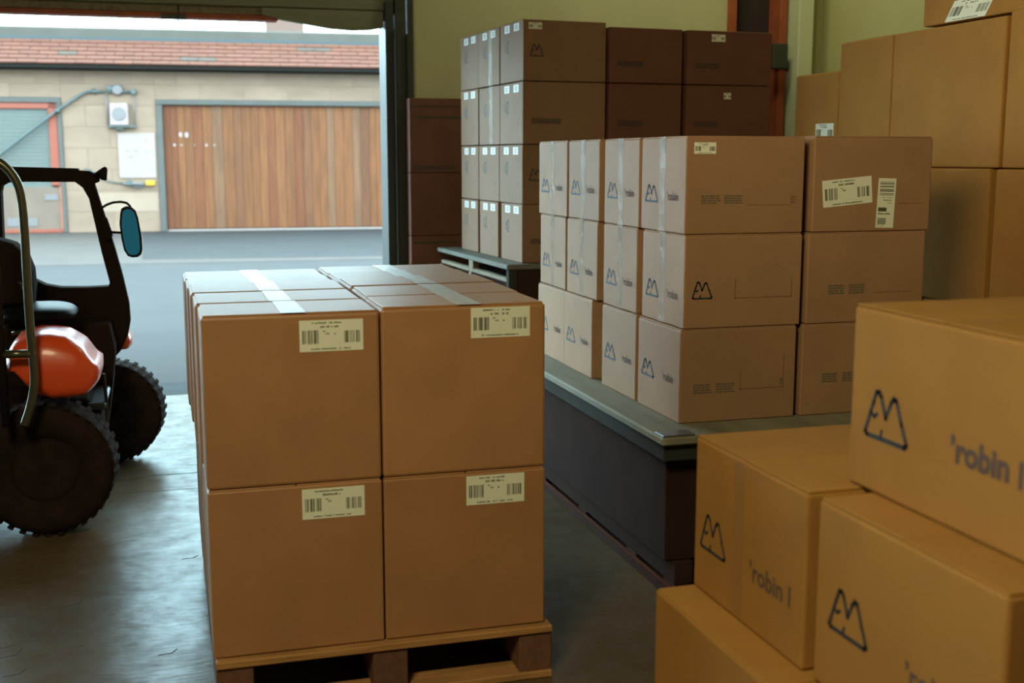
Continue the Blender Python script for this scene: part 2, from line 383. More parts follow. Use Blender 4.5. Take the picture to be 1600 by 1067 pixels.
# grey trims and wooden plank door
dr = MB()
dr.box(-.62, -.49, -.04, .06, 0, 2.58, .01); dr.box(-.62, 5.6, -.04, .06, 2.58, 2.69, .01); dr.box(5.47, 5.6, -.04, .06, 0, 2.58, .01)
dr.build('door_trim', TRIM_G, FB)
gd = MB().box(-.49, 5.47, .075, .10, .03, 2.58).build('plank_door', EAVE, FB)
x = -.488; k = 0
while x < 5.46:
    w = random.choice([.14, .16, .19, .22, .17]); w = min(w, 5.468 - x)
    MB().box(x + .002, x + w - .002, .045 + random.uniform(0, .006), .075, .05, 2.575, .004).build('door_plank', PLANKS[random.choice([0, 0, 1, 2, 3, 0])], gd)
    x += w; k += 1
MB().box(-.49, 5.47, .03, .14, -.0, .035).build('door_sill', BOARD, gd)
mk = MB()
for u, v, a, b in ((-.15, 1.98, .035, .055), (-.03, 1.975, .04, .06), (-.28, 1.77, .03, .03), (-.14, 1.77, .03, .015), (.36, 1.77, .025, .03), (.52, 1.77, .02, .02), (4.0, 2.35, .02, .035), (.12, 1.77, .02, .01)):
    mk.prism([(u + a * math.cos(t), v + b * math.sin(t)) for t in [i * math.pi / 4 for i in range(8)]], lambda p, q, t: (p, t, q), .036, .044)
mk.build('paint_mark', METER, gd)
# left shutter door
ls = MB(); ls.box(-2.53, -2.44, -.04, .06, 0, 2.60, .01); ls.box(-7.2, -2.44, -.04, .06, 2.60, 2.71, .01); ls.box(-7.2, -7.1, -.04, .06, 0, 2.6, .01)
ls.build('door_trim', TRIM_G, FB)
of = MB(); of.box(-2.70, -2.53, -.01, .07, .95, 2.60, .01); of.box(-7.1, -2.53, -.01, .07, 2.48, 2.60, .01)
of.box(-7.1, -2.53, -.01, .07, 0, .07, .01)
of.build('orange_door_frame', ORANGE, FB)
sh = MB().box(-7.1, -2.69, .06, .09, .9, 2.48).build('shutter', SHUTTER, FB)
for i in range(20):
    MB().box(-7.1, -2.70, .048, .06, .92 + i * .078, .92 + i * .078 + .0765, .003).build('shutter_slat', SHUTTER, sh)
pb = MB().box(-7.1, -2.56, .02, .08, .07, .92, .006).build('lower_panel', PANEL_B, FB)
MB().box(-2.56, -2.53, .0, .08, .07, .95, .004).build('side_post', RUST, FB)
MB().box(-2.86, -2.60, .006, .02, .66, .78).build('notice', METER_G, pb)
MB().box(-3.60, -3.02, .006, .02, .14, .30).build('notice', METER_G, pb)
# roof: eave, tiles, ridge
MB().box(W0 - .3, W1 + .3, -.42, .02, 3.24, 3.33, .01).build('eave_board', EAVE, FB)
MB().box(W0 - .3, W1 + .3, -.46, -.42, 3.26, 3.36, .008).build('fascia', EAVE, FB)
slope = math.radians(33); S0 = Vector((0, -.50, 3.335)); dirv = Vector((0, math.cos(slope), math.sin(slope)))
MB().prism([(-.44, 3.33), (.62, 3.90), (.62, 3.33)], lambda u, v, t: (t, u, v), W0 - .3, W1 + .3).build('roof_deck', EAVE, FB)
rows = 6; rl = 0.165
tw = .36
tr_ = Matrix.Rotation(slope - math.radians(9), 3, 'X')
tile_me = None
for r in range(rows):
    n = int((9.4) / tw) ; x0 = -4.4 - (tw / 2 if r % 2 else 0)
    for i in range(n + 1):
        g = (r == 1 and i in (13, 14)) or (r == 2 and i in (6,)) or (r == 4 and i in (19, 20)) or (random.random() < .01)
        p = S0 + dirv * (r * rl)
        o = bpy.data.objects.new('roof_tile', None) if False else None
        if tile_me is None:
            b = MB(); b.box(-tw / 2 + .004, tw / 2 - .004, 0, .215, 0, .032, .005)
            for v in b.bm.verts: v.co = tr_ @ v.co
            o = b.build('roof_tile', TILE, FB); tile_me = o.data
            tg = tile_me.copy(); tg.materials.clear(); tg.materials.append(TILE_G)
        else:
            o = bpy.data.objects.new('roof_tile', tg if g else tile_me); COL.objects.link(o); o.parent = FB
        o.location = (x0 + i * tw, p.y, p.z + random.uniform(0, .004))
far = MB()
for r in range(rows):      # the roof beyond the frame, tiles joined
    for a, bb in ((W0 - .3, -4.8), (5.2, W1 + .3)):
        p = S0 + dirv * (r * rl)
        far.box(a, bb, p.y, p.y + .22, p.z + .02, p.z + .05, .004)
fo = far.build('roof_tile_rows', TILE, FB); fo['kind'] = 'stuff'
MB().box(W0 - .3, W1 + .3, .34, .62, 3.86, 4.13, .03).build('ridge_flashing', RIDGE, FB)
MB().box(W0 - .3, W1 + .3, .31, .34, 3.86, 3.935, .006).build('ridge_gutter', mat('blue_grey_gutter', (.022, .030, .032), .7), FB)
# electrics on the far wall
def fb_thing(name, label, cat): return thing(name, label, cat, (0.497, 25.635, 0), math.radians(-4))
cp = fb_thing('conduit_pipe', 'grey conduit pipe running diagonally up the beige garage wall', 'pipe')
MB().tube([(-4.6, -.05, .86), (-3.65, -.06, 1.57), (-2.49, -.08, 2.46), (-2.02, -.06, 2.78), (-1.9, -.05, 2.83), (-1.61, -.05, 2.83)], .028, 8).build('pipe', PIPE, cp)
MB().tube([(-1.82, -.05, 2.83), (-1.76, -.05, 2.83)], .055, 8).build('pipe_clamp', PIPE, cp)
MB().tube([(-2.47, -.08, 2.47), (-2.54, -.08, 2.42)], .05, 8).build('pipe_clamp', PIPE, cp)
mt = fb_thing('electric_meter', 'white round-faced meter box on pipe hanger high on the garage wall', 'meter')
MB().box(-1.50, -1.15, -.16, -.001, 2.16, 2.60, .02, seg=2).build('meter_box', METER, mt)
MB().lathe([(.13, -.19), (.135, -.17), (.135, -.155)], 24, (-1.325, 0, 2.39)).build('dial', METER_G, mt)
MB().tube([(-1.57, -.05, 2.83), (-1.0, -.05, 2.83)], .024, 8).build('crossbar', PIPE, mt)
MB().tube([(-1.56, -.05, 2.83), (-1.56, -.05, 2.14)], .014, 6).build('hanger', METER_G, mt)
MB().tube([(-1.03, -.05, 2.83), (-1.03, -.05, 2.14)], .014, 6).build('hanger', METER_G, mt)
MB().box(-1.56, -1.0, -.14, -.01, 2.12, 2.15, .004).build('bracket', PIPE, mt)
MB().lathe([(.09, -.12), (.11, -.09), (.11, -.04), (.06, -.001)], 16, (-1.34, 0, 2.87)).build('junction_box', METER_G, mt)
MB().lathe([(.05, -.11), (.06, -.04), (.05, -.001)], 12, (-1.49, 0, 2.90)).build('junction_box', PIPE, mt)
MB().lathe([(.05, -.12), (.06, -.04)], 12, (-1.03, 0, 2.83)).build('pipe_elbow', PIPE, mt)
MB().box(-1.40, -1.24, -.12, -.01, 2.06, 2.12, .02).build('lower_gland', STEEL_D, mt)
wb = fb_thing('white_board', 'white rectangular board with faint writing on the garage wall beside plank door', 'board')
MB().box(-1.385, -.655, -.03, -.001, 1.10, 2.01, .006).build('board_panel', BOARD, wb)
wm = MB()
for u, v, L in ((-1.25, 1.64, .09), (-1.08, 1.64, .09), (-.86, 1.63, .05), (-1.22, 1.52, .12), (-.84, 1.48, .03), (-.86, 1.84, .05)):
    wm.prism([(u, v), (u + L, v), (u + L, v + .018), (u, v + .018)], lambda p, q, t: (p, t, q), -.0305, -.0325)
wm.build('faint_writing', METER_G, wb)
oc = fb_thing('outlet_cluster', 'yellow outlet box with grey conduit fittings under the white board', 'outlet')
MB().box(-.875, -.69, -.09, -.001, .945, 1.05, .012, seg=2).build('yellow_box', YELLOW, oc)
MB().tube([(-2.05, -.03, 1.29), (-1.9, -.03, 1.24), (-1.7, -.03, 1.08), (-1.55, -.03, 1.02), (-1.3, -.03, .99)], .014, 6).build('conduit', PIPE, oc)
MB().lathe([(.05, -.10), (.065, -.05), (.05, -.001)], 12, (-1.2, 0, 1.0)).build('fitting', PIPE, oc)
MB().tube([(-1.32, -.05, .99), (-.88, -.05, .98)], .03, 8).build('fitting', METER_G, oc)
MB().tube([(-1.16, -.05, .93), (-1.0, -.05, .91), (-.92, -.05, .95)], .016, 6).build('fitting', PIPE, oc)
# distant chimney block behind the ridge
chm = thing('chimney', 'pale pink rendered chimney with blue flashing behind the tiled roof ridge', 'chimney', (0.497, 25.635, 0), math.radians(-4))
MB().box(1.72, 2.70, 6.5, 7.3, 0, 5.4, .02).build('chimney_stack', PINK, chm)
MB().box(1.70, 3.5, 6.40, 6.52, 4.55, 4.66, .01).build('blue_flashing', BLUE, chm)

# ------------------------------------------------------------------ cartons
EPS = 0.0011
def faceF(w, d, h):            # face towards -Y; u right, v up, origin bottom left corner
    return lambda u, v, t: (-w / 2 + u, -d / 2 - t, v)
def faceL(w, d, h):            # face towards -X; u right (towards -Y), v up
    return lambda u, v, t: (-w / 2 - t, d / 2 - u, v)
def faceT(w, d, h):
    return lambda u, v, t: (-w / 2 + u, -d / 2 + v, h + t)

LOGO = [(-.47, .05), (-.30, .72), (-.235, .95), (-.17, .97), (-.12, .88), (.0, .47), (.115, .83), (.165, .92), (.225, .90), (.36, .45), (.49, .06), (.44, .0), (-.42, .0)]
def logo(par, f, u, v, w, h, m, rot=0.0, sw=0.085, name='printed_emblem'):
    c, s_ = math.cos(rot), math.sin(rot)
    def T(p):
        x, y = p[0] * w, (p[1] - .5) * h
        return (u + x * c - y * s_, v + x * s_ + y * c)
    b = MB()
    b.stroke([T(p) for p in LOGO], sw * (w + h) / 2, f, .0004, .0010, True)
    b.stroke([T(p) for p in ((-.36, .50), (-.27, .42), (-.20, .50))], sw * .8 * (w + h) / 2, f, .0004, .0010)
    b.stroke([T(p) for p in ((-.10, .02), (-.08, .17))], sw * .8 * (w + h) / 2, f, .0004, .0010)
    return b.build(name, m, par)
def rect(b, f, u0, v0, u1, v1, t0, t1): b.prism([(u0, v0), (u1, v0), (u1, v1), (u0, v1)], f, t0, t1)
def ship_label(par, f, u, v, w, h, rot=0.0, paper=None, name='shipping_label', shear=0.0, vertical=False):
    """u, v: bottom-left corner; barcodes left and right, two text lines above, one below"""
    c, s_ = math.cos(rot), math.sin(rot)
    g = lambda x, y, t: f(u + x * c - y * s_ + shear * y, v + x * s_ + y * c, t)
    b = MB(); rect(b, g, 0, 0, w, h, .0003, .0009)
    lab = b.build(name, paper or PAPER, par)
    b = MB()
    def bars(x0, x1, y0, y1, n):
        wd = (x1 - x0) / n
        for i in range(n):
            if i % 6 == 4: continue
            k = random.choice([.35, .5, .8])
            rect(b, g, x0 + i * wd, y0, x0 + (i + k) * wd, y1, .001, .0013)
    def dashes(x0, x1, y, hh, n):
        wd = (x1 - x0) / n
        for i in range(n):
            if random.random() < .15: continue
            rect(b, g, x0 + i * wd, y, x0 + (i + .72) * wd, y + hh * random.uniform(.6, 1), .001, .0013)
    if vertical:
        for i, (a, t) in enumerate(((.92, .008), (.885, .018), (.86, .008), (.82, .02), (.77, .015), (.735, .022), (.69, .012), (.66, .012))):
            rect(b, g, .1 * w, a * h, .9 * w, (a + t) * h, .001, .0013)
        dashes(.2 * w, .85 * w, .61 * h, .012 * h, 9); dashes(.35 * w, .8 * w, .55 * h, .02 * h, 5); dashes(.4 * w, .9 * w, .50 * h, .012 * h, 6)
        rect(b, g, .08 * w, .33 * h, .55 * w, .41 * h, .001, .0013); dashes(.1 * w, .9 * w, .27 * h, .03 * h, 7)
        for i in range(6): rect(b, g, .08 * w, (.07 + i * .022) * h, .55 * w, (.083 + i * .022) * h, .001, .0013)
        dashes(.1 * w, .55 * w, .03 * h, .012 * h, 6)
    else:
        bars(.045 * w, .32 * w, .25 * h, .68 * h, 17); bars(.70 * w, .955 * w, .26 * h, .64 * h, 15)
        dashes(.2 * w, .66 * w, .885 * h, .055 * h, 24); dashes(.33 * w, .64 * w, .755 * h, .075 * h, 13)
        dashes(.37 * w, .42 * w, .62 * h, .04 * h, 2); dashes(.41 * w, .47 * w, .54 * h, .05 * h, 2); dashes(.54 * w, .57 * w, .53 * h, .06 * h, 1)
        dashes(.18 * w, .80 * w, .06 * h, .05 * h, 34)
    b.build('label_print', INK_LAB, lab)
    return lab
INK_LAB = mat('olive_label_ink', (0.10, 0.115, 0.055), 0.7)
def tape(par, f, u0, v0, u1, v1, name='packing_tape', wob=.003, m=None):
    b = MB(); n = 12
    horiz = (u1 - u0) > (v1 - v0)
    A, B = [], []
    for i in range(n + 1):
        t = i / n
        if horiz: A.append((u0 + (u1 - u0) * t, v0 + random.uniform(-wob, wob))); B.append((u0 + (u1 - u0) * t, v1 + random.uniform(-wob, wob)))
        else: A.append((u0 + random.uniform(-wob, wob), v0 + (v1 - v0) * t)); B.append((u1 + random.uniform(-wob, wob), v0 + (v1 - v0) * t))
    b.prism(A + B[::-1], f, .0003, .0008)
    return b.build(name, m or TAPE, par)
def text_block(par, f, u0, v0, u1, v1, m=None, rows=4, gap=None):
    b = MB(); hh = (v1 - v0) / rows
    for r in range(rows):
        y = v0 + r * hh
        x = u0
        while x < u1 - .004:
            L = random.uniform(.006, .022); x1 = min(x + L, u1)
            if gap and x < gap < x1 + .004: x = gap + .008; continue
            rect(b, f, x, y, x1, y + hh * .62, .0003, .0007); x = x1 + .003
    return b.build('printed_text', m or INK_G, par)

def carton(x0, x1, y0, y1, z0, z1, label, group=None, m=None, rz=0.0, seam=True, jit=.002, name='cardboard_box', bev=.0045, flaps=True, frame=None):
    """one closed carton: the body is the thing, flaps, tape, print and labels are its children"""
    w, d, h = x1 - x0, y1 - y0, z1 - z0
    b = MB(); b.box(-w / 2, w / 2, -d / 2, d / 2, 0.0, h - (.004 if flaps else 0), bev, jit, 2)
    o = b.build(name, m or KRAFT)
    loc = Vector(((x0 + x1) / 2, (y0 + y1) / 2, z0)); rr = rz
    if frame is not None:
        loc = frame @ loc; rr += frame.to_euler().z
    o.location = loc; o.rotation_euler = (0, 0, rr)
    if flaps:
        ins = max(.003, bev * .8)
        for sgn in (-1, 1):
            fb = MB()
            if flaps == 'x':    # seam runs along x
                fb.box(-w / 2 + .003, w / 2 - .003, (-d / 2 + .003 if sgn < 0 else .0012), (-.0012 if sgn < 0 else d / 2 - .003), h - .005, h, .0015, .0006)
            else:
                fb.box((-w / 2 + ins if sgn < 0 else .0012), (-.0012 if sgn < 0 else w / 2 - ins), -d / 2 + ins, d / 2 - ins, h - .006, h, .0018, .0006)
            fb.build('top_flap', m or KRAFT, o)
    tag(o, label, 'box', group)
    return o, w, d, h

def pallet(x0, x1, y0, y1, h, label, m, frame=None, nb=7):
    p = thing('wooden_pallet', label, 'pallet', ((x0 + x1) / 2, (y0 + y1) / 2, 0))
    w, d = x1 - x0, y1 - y0; t = .022
    bw = .11
    for i in range(nb):
        yy = -d / 2 + (d - bw) * i / (nb - 1)
        MB().box(-w / 2, w / 2, yy, yy + bw, h - t, h, .003, .001).build('deck_board', m, p)
    for k in range(3):
        xx = -w / 2 + (w - .10) * k / 2
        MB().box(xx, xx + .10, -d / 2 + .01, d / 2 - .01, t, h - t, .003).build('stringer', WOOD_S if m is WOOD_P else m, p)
    for yy in (-d / 2, -.05, d / 2 - .1):
        MB().box(-w / 2, w / 2, yy, yy + .10, 0, t, .003).build('bottom_board', m, p)
    return p

# ---- centre stack: 2 columns x 2 layers x 5 rows on a pallet
pallet(.078, 1.045, 3.165, 4.50, .162, 'wooden pallet on the floor under the tall stack nearest the camera centre', WOOD_P)
ordn = ['front', 'second', 'middle', 'fourth', 'rearmost']
tops = {0: 1.116, 1: 1.114, 2: 1.115, 3: 1.106, 4: 1.101}
for r in range(5):
    y0 = 3.19 + .286 * r
    for ci, (xa, xb) in enumerate(((.073, .548), (.553, 1.027))):
        for li in range(2):
            dx = random.uniform(0, .0035) * (1 if ci else -1) if r else 0
            za, zb = (.1635, .640) if li == 0 else (.6415, tops[r] + (.006 if ci == 1 else 0))
            lab = 'large brown carton in the %s row of the pallet stack, %s column, %s layer' % (ordn[r], 'left' if ci == 0 else 'right', 'upper' if li else 'lower')
            if r == 0: lab = 'large brown carton with barcode label facing camera on pallet, %s %s' % ('upper' if li else 'lower', 'left' if ci == 0 else 'right')
            lean = -.006 * r if ci == 0 else .006 * r
            if li == 0: lean = 0
            o, w, d, h = carton(xa + dx + (lean if ci == 0 else 0), xb + dx + (lean if ci else 0), y0 + .0015, y0 + .2785 + random.uniform(-.004, 0), za, zb, lab, 'large cartons on the centre pallet', KRAFT,
                                rz=random.uniform(-.004, .004) if r else 0, bev=.008 if li else .005)
            fF, fL, fT = faceF(w, d, h), faceL(w, d, h), faceT(w, d, h)
            if li == 1:
                if r: o.rotation_euler.x = [0, .003, -.003, .003, -.002][r] * (1 if ci else -1); o.location.z += .0015
                tape(o, fT, (.21 if ci == 0 else .215), .0, (.275 if ci == 0 else .285), d, m=TAPE_TOP, wob=.0012)
            if r == 0:
                ux = (.33 if ci == 0 else (.807 if li else .791)) - xa - (.005 if ci == 0 and li == 0 else 0)
                vz = (1.008 if ci == 0 else 1.026) if li else (.539 if ci == 0 else .541)
                ship_label(o, fF, ux, vz - za, .173, .086)
            elif ci == 0:
                tape(o, fL, d / 2 - .025, 0.02, d / 2 + .025, h)

# ---- right stack on low platform: left column 4 deep x 3 levels, plus right front column
PF = thing('storage_platform', 'low dark-sided platform with grey top under the stacked cartons on the right', 'platform', (2.14, 4.5, 0))
def plat(x0, x1, y0, y1): return (x0 - 2.14, x1 - 2.14, y0 - 4.5, y1 - 4.5)
MB().box(*plat(1.54, 2.85, 3.52, 5.55), .583, .612, .006).build('top_panel', DECK_G, PF)
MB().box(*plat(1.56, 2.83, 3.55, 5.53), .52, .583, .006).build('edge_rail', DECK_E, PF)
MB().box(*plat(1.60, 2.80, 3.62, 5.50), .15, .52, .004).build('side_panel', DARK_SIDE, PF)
MB().box(*plat(1.63, 1.70, 3.60, 5.50), .065, .15, .004).build('side_stringer', DARK_SIDE, PF)
MB().box(*plat(2.70, 2.77, 3.60, 5.50), .065, .15, .004).build('side_stringer', DARK_SIDE, PF)
for y in (3.60, 3.95, 4.5, 5.05, 5.40):
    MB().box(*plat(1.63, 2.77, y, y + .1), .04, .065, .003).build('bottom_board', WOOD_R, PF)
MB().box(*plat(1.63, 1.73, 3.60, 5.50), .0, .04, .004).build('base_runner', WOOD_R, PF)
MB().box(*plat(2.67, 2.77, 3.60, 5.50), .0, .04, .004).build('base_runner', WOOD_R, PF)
MB().box(*plat(1.622, 1.63, 3.60, 5.50), .045, .056, .001).build('edge_strip', RUST_D, PF)
MB().box(*plat(1.545, 1.66, 3.525, 3.60), .6122, .618, .002).build('corner_plastic', STEEL_L, PF)
zl = [(.613, .943), (.9445, 1.2675), (1.269, 1.600)]
pos = ['first', 'second', 'third', 'fourth']
cols = {2: [(3.70, 4.09), (4.105, 4.475), (4.545, 4.925), (4.93, 5.33)],
        1: [(3.70, 4.075), (4.125, 4.48), (4.555, 4.935), (4.96, 5.33)],
        0: [(3.70, 4.08), (4.11, 4.465), (4.58, 4.94), (4.945, 5.33)]}
lv = ['bottom', 'middle', 'top']
LX = {2: 1.685, 1: 1.688, 0: 1.678}
for li in range(3):
    for r, (y0, y1) in enumerate(cols[li]):
        za, zb = zl[li]
        x0 = LX[li] + random.uniform(-.004, .004) * (r > 0); x1 = x0 + .446
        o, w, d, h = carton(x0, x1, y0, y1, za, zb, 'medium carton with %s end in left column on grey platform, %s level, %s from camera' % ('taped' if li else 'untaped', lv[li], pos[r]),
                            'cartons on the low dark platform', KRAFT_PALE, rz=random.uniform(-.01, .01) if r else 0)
        fF, fL = faceF(w, d, h), faceL(w, d, h)
        lu, lvv = (d * .17, h * .40) if li else (d * .17, h * .46)
        if li == 1: lvv = h * .36
        logo(o, fL, lu + .03, lvv, .115, .058, INK_B)
        text_mesh('\u2019robin', .042, fL, INK_V, 'lettering', o, d * .60, lvv - .02, .0006, bold=.0008)
        if li:
            tape(o, fL, d / 2 - .028, 0.0, d / 2 + .022, h, wob=.004)
            tape(o, fL, d / 2 - .024, h - .055, d / 2 + .02, h - .003, wob=.002)
        if r == 0:
            if li == 2:
                ship_label(o, fF, .028, 1.54 - za, .08, .038, name='small_label')
                text_block(o, fF, .058, 1.372 - za, .212, 1.404 - za, gap=.135)
                text_block(o, fF, .23, 1.365 - za, .40, 1.369 - za, INK_F, 1)
                text_block(o, fF, .395, 1.372 - za, .42, 1.40 - za, INK_F, 3)
            if li == 1:
                logo(o, fF, .066, 1.078 - za, .075, .058, INK_N)
                b = MB(); f = fF
                for q in ((.19, 1.045, .41, 1.048), (.407, 1.045, .41, 1.11), (.19, 1.045, .193, 1.11)): rect(b, f, q[0], q[1] - za, q[2], q[3] - za, .0003, .0007)
                b.build('printed_frame', INK_F, o)
            if li == 0:
                text_block(o, fF, .052, .716 - za, .207, .752 - za, gap=.13)
                b = MB(); f = fF
                for q in ((.23, .722, .40, .725), (.397, .722, .40, .84), (.23, .722, .233, .79)): rect(b, f, q[0], q[1] - za, q[2], q[3] - za, .0003, .0007)
                b.build('printed_frame', INK_F, o); text_block(o, fF, .385, .735 - za, .398, .76 - za, INK_G, 3)
    # right front column
    za, zb = zl[li]
    x0 = {2: 2.168, 1: 2.158, 0: 2.148}[li]
    o, w, d, h = carton(x0, x0 + .475, 3.70, 4.10, za, zb + (.002 if li == 2 else 0), 'medium carton in right front column of the platform stack, %s level' % ['bottom', 'middle', 'top, two labels'][li], 'cartons on the low dark platform', KRAFT_PALE)
    fF = faceF(w, d, h)
    if li == 2:
        ship_label(o, fF, 2.210 - x0, 1.353 - za, .196, .094, rot=.09)
        ship_label(o, fF, 2.422 - x0, 1.281 - za, .072, .175, rot=-.03, name='tall_label', vertical=True)
        text_block(o, fF, .34, 1.365 - za, .44, 1.369 - za, INK_F, 1)
    else:
        v = (1.048 if li == 1 else .73) - za
        text_block(o, fF, .085, v, .235, v + .036, gap=.16); text_block(o, fF, .26, v + .0, .43, v + .004, INK_F, 1)

# ---- rear left stack on high platform near the dock door, turned a little
ang = math.radians(3.4)
FR = Matrix.Translation((1.832, 6.10, 0)) @ Matrix.Rotation(ang, 4, 'Z')
RP = thing('rack_platform', 'waist-high platform with grey deck and cream side rails by the dock door', 'platform', (1.832, 6.10, 0), ang)
MB().box(-.11, 1.55, -.06, 1.28, .935, .962, .005).build('deck', mat('grey_green_deck', (.16, .165, .135), .75, noise=(5, .2)), RP)
MB().box(-.09, -.05, -.03, .60, .862, .885, .004).build('side_rail', WOOD_C, RP)
MB().box(-.09, -.05, .68, 1.26, .862, .885, .004).build('side_rail', WOOD_C, RP)
MB().box(-.09, -.05, .60, .68, .862, .935, .004).build('block', WOOD_C, RP)
for y in (-.045, .62, 1.23):
    MB().box(-.095, -.05, y, y + .045, 0, .862 if y > 0 else .935, .004).build('leg', WOOD_C if y > 0 else DECK_E, RP)
for y in (-.045, 1.23): MB().box(1.48, 1.53, y, y + .045, 0, .935, .004).build('leg', DECK_E, RP)
MB().box(-.05, 1.48, -.045, -.025, .30, .935, .003).build('front_panel', DARK_SIDE, RP)
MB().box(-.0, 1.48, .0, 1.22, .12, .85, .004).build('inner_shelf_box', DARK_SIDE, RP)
zr = [(.963, 1.277), (1.2785, 1.596), (1.5975, 1.926), (1.9275, 2.243)]
lev = ['lowest', 'second', 'third', 'top']
cr = [[(0, .345), (.40, .735), (.775, 1.10)], [(0, .375), (.385, .745), (.755, 1.10)], [(0, .365), (.375, .745), (.75, 1.10)], [(0, .365), (.37, .745), (.75, 1.10)]]
dep = ['nearest', 'middle', 'farthest']
FRR = FR
for li in range(4):
    za, zb = zr[li]
    for r, (a, b_) in enumerate(cr[li]):
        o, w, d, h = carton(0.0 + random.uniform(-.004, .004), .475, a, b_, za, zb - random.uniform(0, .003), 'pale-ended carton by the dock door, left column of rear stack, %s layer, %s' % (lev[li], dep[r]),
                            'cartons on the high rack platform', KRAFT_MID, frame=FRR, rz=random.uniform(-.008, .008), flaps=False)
        fF, fL = faceF(w, d, h), faceL(w, d, h)
        if not (li == 2 and r == 1):
            for k in (.22, .62):
                b = MB(); rect(b, fL, d * k - .005, h - .052, d * k + .075, h - .012, .0003, .0009); l_ = b.build('white_label', PAPER_W, o)
                b = MB()
                b.stroke([(d * k + .035 + .013 * math.cos(t), h - .032 + .010 * math.sin(t)) for t in [i * math.pi / 4 for i in range(8)]], .004, fL, .001, .0013, True)
                b.build('label_print', METER_G, l_)
        logo(o, fL, d * .30, h * .60, .07, .05, INK_B, rot=math.pi / 2)
        text_block(o, fL, d * .74, h * .3, d * .84, h * .36, INK_F, 3)
        if li >= 2 and r == 1: tape(o, fL, d * .5, 0, d * .66, h)
        if r == 0:
            if li in (1, 3): logo(o, fF, .075, h * .5, .075, .06, INK_N)
            else: text_block(o, fF, .05, h * .33, .22, h * .42, INK_N, 3)
            if li == 3: ship_label(o, fF, .03, h - .05, .075, .035, name='small_label', paper=PAPER)
    for ci, (xa, xb) in enumerate(((.497, .935), (.965, 1.50))):
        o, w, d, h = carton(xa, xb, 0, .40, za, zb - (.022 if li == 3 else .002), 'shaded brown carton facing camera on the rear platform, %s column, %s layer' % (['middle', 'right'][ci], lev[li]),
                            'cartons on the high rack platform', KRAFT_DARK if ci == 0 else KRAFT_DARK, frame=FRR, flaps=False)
        fF = faceF(w, d, h)
        text_block(o, fF, .05, h * .30, .2, h * .4, INK_N, 3)
        if ci == 1 and li == 3: ship_label(o, fF, .15, h - .06, .085, .04, name='small_label')
        if ci == 1 and li == 2: ship_label(o, fF, .235, h - .075, .045, .035, name='small_label')

# ---- brown cartons against the front wall, right of the door track
for i, (za, zb) in enumerate([(.15, .545), (.547, 1.028), (1.030, 1.428), (1.430, 1.897)]):
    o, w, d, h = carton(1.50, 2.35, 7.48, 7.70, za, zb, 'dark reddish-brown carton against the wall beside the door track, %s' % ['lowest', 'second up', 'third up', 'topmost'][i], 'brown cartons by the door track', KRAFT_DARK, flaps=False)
    fF = faceF(w, d, h)
    if i == 3:
        b = MB(); rect(b, fF, .0, h - .055, w, h - .047, .0003, .0008); rect(b, fF, .05, h - .125, w - .05, h - .115, .0003, .0008); b.build('printed_band', INK, o)
        text_block(o, fF, .02, .02, .3, .05, INK, 2)
    if i == 1: text_block(o, fF, .02, h - .05, .3, h - .03, INK, 1)
pallet(1.48, 2.40, 7.47, 7.71, .148, 'dark pallet against the wall under the reddish-brown cartons', WOOD_R, nb=3)

# ---- tall cartons along the right wall, faces towards the door side
T2 = 3.10
big = [(T2, 3.80, 5.095, 5.50, 1.487, 1.935, 'shorter orange-brown carton with white label, far end of the row by right wall', 'A'),
       (T2, 3.80, 4.665, 5.09, 1.487, 2.062, 'tall orange-brown carton beside the shorter one in the row by right wall', 'B'),
       (T2, 3.85, 3.925, 4.660, 1.487, 2.062, 'widest orange-brown carton in the row by right wall, below the leaning label', 'C'),
       (T2, 3.85, 3.20, 3.905, 1.487, 2.075, 'orange-brown carton at the right picture edge, level with the widest one', 'D'),
       (T2 + .045, 3.85, 3.62, 4.52, 2.0775, 2.60, 'topmost carton with pale label above the row by right wall', 'E'),
       (T2, 3.80, 3.97, 4.62, .935, 1.485, 'shadowed brown carton beneath the widest one, half hidden behind platform stack', 'F'),
       (T2, 3.80, 3.28, 3.935, .935, 1.485, 'brown carton beneath at the right picture edge, in the row by right wall', 'G'),
       (T2, 3.80, 4.64, 5.48, .935, 1.485, 'brown carton hidden low at the far end of the row by right wall', 'H')]
for x0, x1, y0, y1, z0, z1, lab, key in big:
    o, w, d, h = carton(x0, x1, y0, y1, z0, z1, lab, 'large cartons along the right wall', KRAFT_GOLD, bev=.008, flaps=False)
    fL = faceL(w, d, h)
    if key == 'A': ship_label(o, fL, 5.50 - 5.0, 1.632 - z0, .19, .095, paper=PAPER_W) if False else ship_label(o, fL, 5.50 - 5.29, 1.605 - z0, .165, .085, paper=PAPER)
    if key == 'E': ship_label(o, fL, 4.52 - 4.37, .004, .255, .08, paper=PAPER, shear=.75)
for i, (y0, y1) in enumerate(((3.28, 4.35), (4.37, 5.48))):
    carton(T2, 3.80, y0, y1, .15, .933, 'deep brown carton at the bottom of the row by right wall, %s half' % ['near', 'far'][i], 'large cartons along the right wall', KRAFT_GOLD, flaps=False)
pallet(3.06, 3.85, 3.2, 5.52, .148, 'pallet under the large cartons along the right wall', WOOD_R, nb=9)

